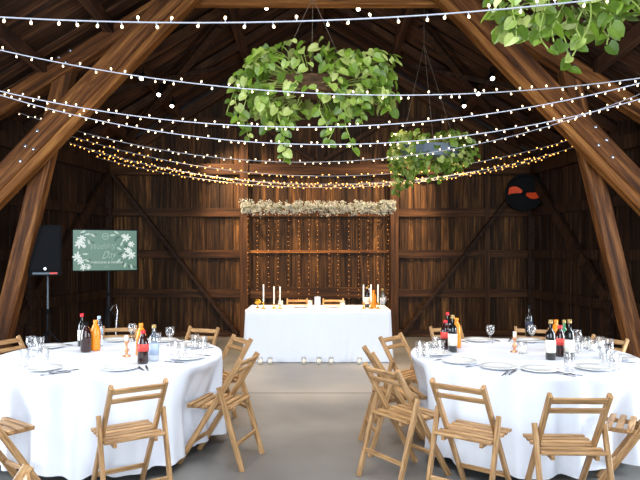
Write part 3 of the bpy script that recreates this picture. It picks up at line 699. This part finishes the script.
plant('hanging_planter', 'nearest hanging planter, trailing large pale green leaves at the top picture edge', (1.40, 3.4, 3.10), (.44, .36, .25), 230, .085,
      [(-.32, -.15, -.0, -.36, -.05), (-.22, -.2, -.1, -.43, .05), (-.1, -.2, -.1, -.40, -.06), (-.12, -.1, -.1, -.52, .1), (.02, -.2, -.1, -.46, -.04), (.1, -.2, -.1, -.40, .06), (.2, -.15, .0, -.30, .22), (.42, -.05, .0, -.22, .1), (-.0, -.2, -.1, -.36, .0)],
      (1.40, 3.4, 4.2), (.34, .3, .04), 23)

# ------------------------------------------------------------------ string lights
def bulb_mesh(r_, L_): return MB().lathe([(.002, .0), (.0028, -.003), (.0028, -L_ * .55), (0, -L_ * .55)], 5, mi=1).lathe([(.0, -L_ * .5), (r_ * .8, -L_ * .55), (r_, -L_ * .8), (r_ * .7, -L_), (0, -L_ * 1.05)], 6)
def string_light(Yl, Yr, yl, ym, yr, X0, X1, step, br, mat, label, wr_=.0032):
    a = (yl + yr) / 2 - ym; b = (yr - yl) / 2
    def at(X):
        # sagging line: parabola sideways, straight along the barn
        Y = (Yl + Yr) / 2 + (Yr - Yl) / 2 * (X / 4.0)
        t_ = X * F / Y / 320
        return Vector((X, Y, CAMZ + (HOR - (ym + b * t_ + a * t_ * t_)) / F * Y))
    n = int((X1 - X0) / .04); pts = [at(X0 + (X1 - X0) * i / n) for i in range(n + 1)]
    w0 = MB().tube(pts, wr_, 5).build('string_lights', 'wire'); tag(w0, label, 'string lights', 'swags of string lights')
    rn = random.Random(int(ym * 10)); x = X0 + .03; first = None; k = 0
    while x < X1 and k < 100:
        p = at(x); o = None
        if first is None: o = first = bulb_mesh(br, .026).build('bulb', [mat, 'wire'], w0)
        else: o = first.copy(); C.objects.link(o); o.parent = w0
        o.location = p
        flip = 180 if rn.random() < .36 else 0
        o.rotation_euler = (R(rn.uniform(-25, 25)), R(flip + rn.uniform(-22, 22)), 0)
        x += step * rn.uniform(.55, 1.45); k += 1
SL = [(2.6, 2.6, 17, 20.5, -6, -2.4, 2.4, .095, .0062, 'bulbw', 'nearest swag of string lights, crossing the top of the picture', .0034),
      (4.0, 4.0, 50, 93.5, 78, -3.4, 3.4, .088, .0062, 'bulbw', 'swag of string lights crossing the middle of the big hanging plant', .0036),
      (5.0, 5.0, 91, 127, 83, -3.6, 3.6, .083, .0070, 'bulbw', 'swag of string lights passing the lower edge of the big hanging plant', .0042),
      (5.8, 5.8, 95, 144.5, 99, -3.8, 3.8, .083, .0085, 'bulbw', 'swag of string lights touching only the trailing vine tips of the big plant', .0042),
      (8.3, 6.8, 106, 162, 94, -4.2, 4.2, .092, .0095, 'bulbw', 'swag of string lights running across the smaller hanging plant', .0036),
      (9.05, 8.95, 111, 176, 116, -4.2, 4.2, .092, .0100, 'bulbg', 'warm swag of string lights just above the golden ones', .0040),
      (9.8, 9.6, 117, 185, 124, -4.1, 4.1, .088, .0105, 'bulbg', 'golden swag of string lights, upper of the two by the back wall', .0036),
      (10.7, 10.5, 126, 187.5, 128, -4.0, 4.0, .085, .0105, 'bulbg', 'golden swag of string lights, lowest and closest to the back wall', .0036),
      (10.3, 10.1, 121, 184, 126, -4.0, 4.0, .08, .0100, 'bulbg', 'golden swag of string lights tangled between the two lowest ones', .0030)]
for a in SL: string_light(*a)

# ------------------------------------------------------------------ flower garland and light curtain
YG = 10.8
g = empty('flower_garland', (-.03, YG, 2.38), 'long horizontal garland of tiny white flowers fixed between the two wall posts', 'garland')
MB().tube([(-1.4, 0, 0), (1.4, 0, 0)], .009, 8).build('pole', 'gstem', g)
for s in (-1, 1): MB().beam((s * 1.39, 0, 0), (s * 1.39, .25, 0), .03, .03).build('hook', 'dark', g)
mb = MB(); st = MB(); rn = random.Random(9)
octa = [(1, 0, 0), (-1, 0, 0), (0, 1, 0), (0, -1, 0), (0, 0, 1), (0, 0, -1)]; of = [(0, 2, 4), (2, 1, 4), (1, 3, 4), (3, 0, 4), (2, 0, 5), (1, 2, 5), (3, 1, 5), (0, 3, 5)]
for i in range(520):
    x = rn.uniform(-1.38, 1.38); a = rn.uniform(0, 6.283); r_ = rn.uniform(.03, .15) * (.85 + .25 * math.sin(x * 9) * math.sin(x * 4 + 1))
    c = Vector((x, math.cos(a) * r_ * .9, math.sin(a) * r_)); st.tube([(x + rn.uniform(-.05, .05), 0, 0), c], .0022, 3)
    for k in range(8):
        p = c + Vector((rn.gauss(0, .02), rn.gauss(0, .018), rn.gauss(0, .017))); s_ = rn.uniform(.008, .014)
        mb.poly([p + Vector(v) * s_ for v in octa], of)
mb.build('blossoms', 'gypso', g, kind='stuff'); st.build('stems', 'gstem', g, kind='stuff')
cu = empty('light_curtain', (-.03, YG + .06, 2.3), 'curtain of thin hanging strands of tiny amber lights below the flower garland', 'string lights')
for i in range(15):
    x = -1.27 + i * 2.54 / 14 + rn.uniform(-.02, .02); Lc = rn.uniform(1.35, 1.65)
    w0 = MB().tube([(x, 0, 0), (x + .01, 0, -Lc / 2), (x, 0, -Lc)], .0016, 4).build('strand', 'gold', cu)
    b_ = MB(); z = -.05
    while z > -Lc:
        p = Vector((x + rn.uniform(-.008, .008), -.006, z)); b_.poly([p + Vector(v) * .0062 for v in octa], of); z -= rn.uniform(.06, .12)
    b_.build('tiny_bulbs', 'bulbc', w0, kind='stuff')
MB().tube([(-1.33, 0, 0), (1.33, 0, 0)], .006, 6).build('curtain_rod', 'dark', cu)
for sx in (-1.32, 1.32): MB().beam((sx, 0, 0), (sx, .25, 0), .012, .012).build('bracket', 'dark', cu)
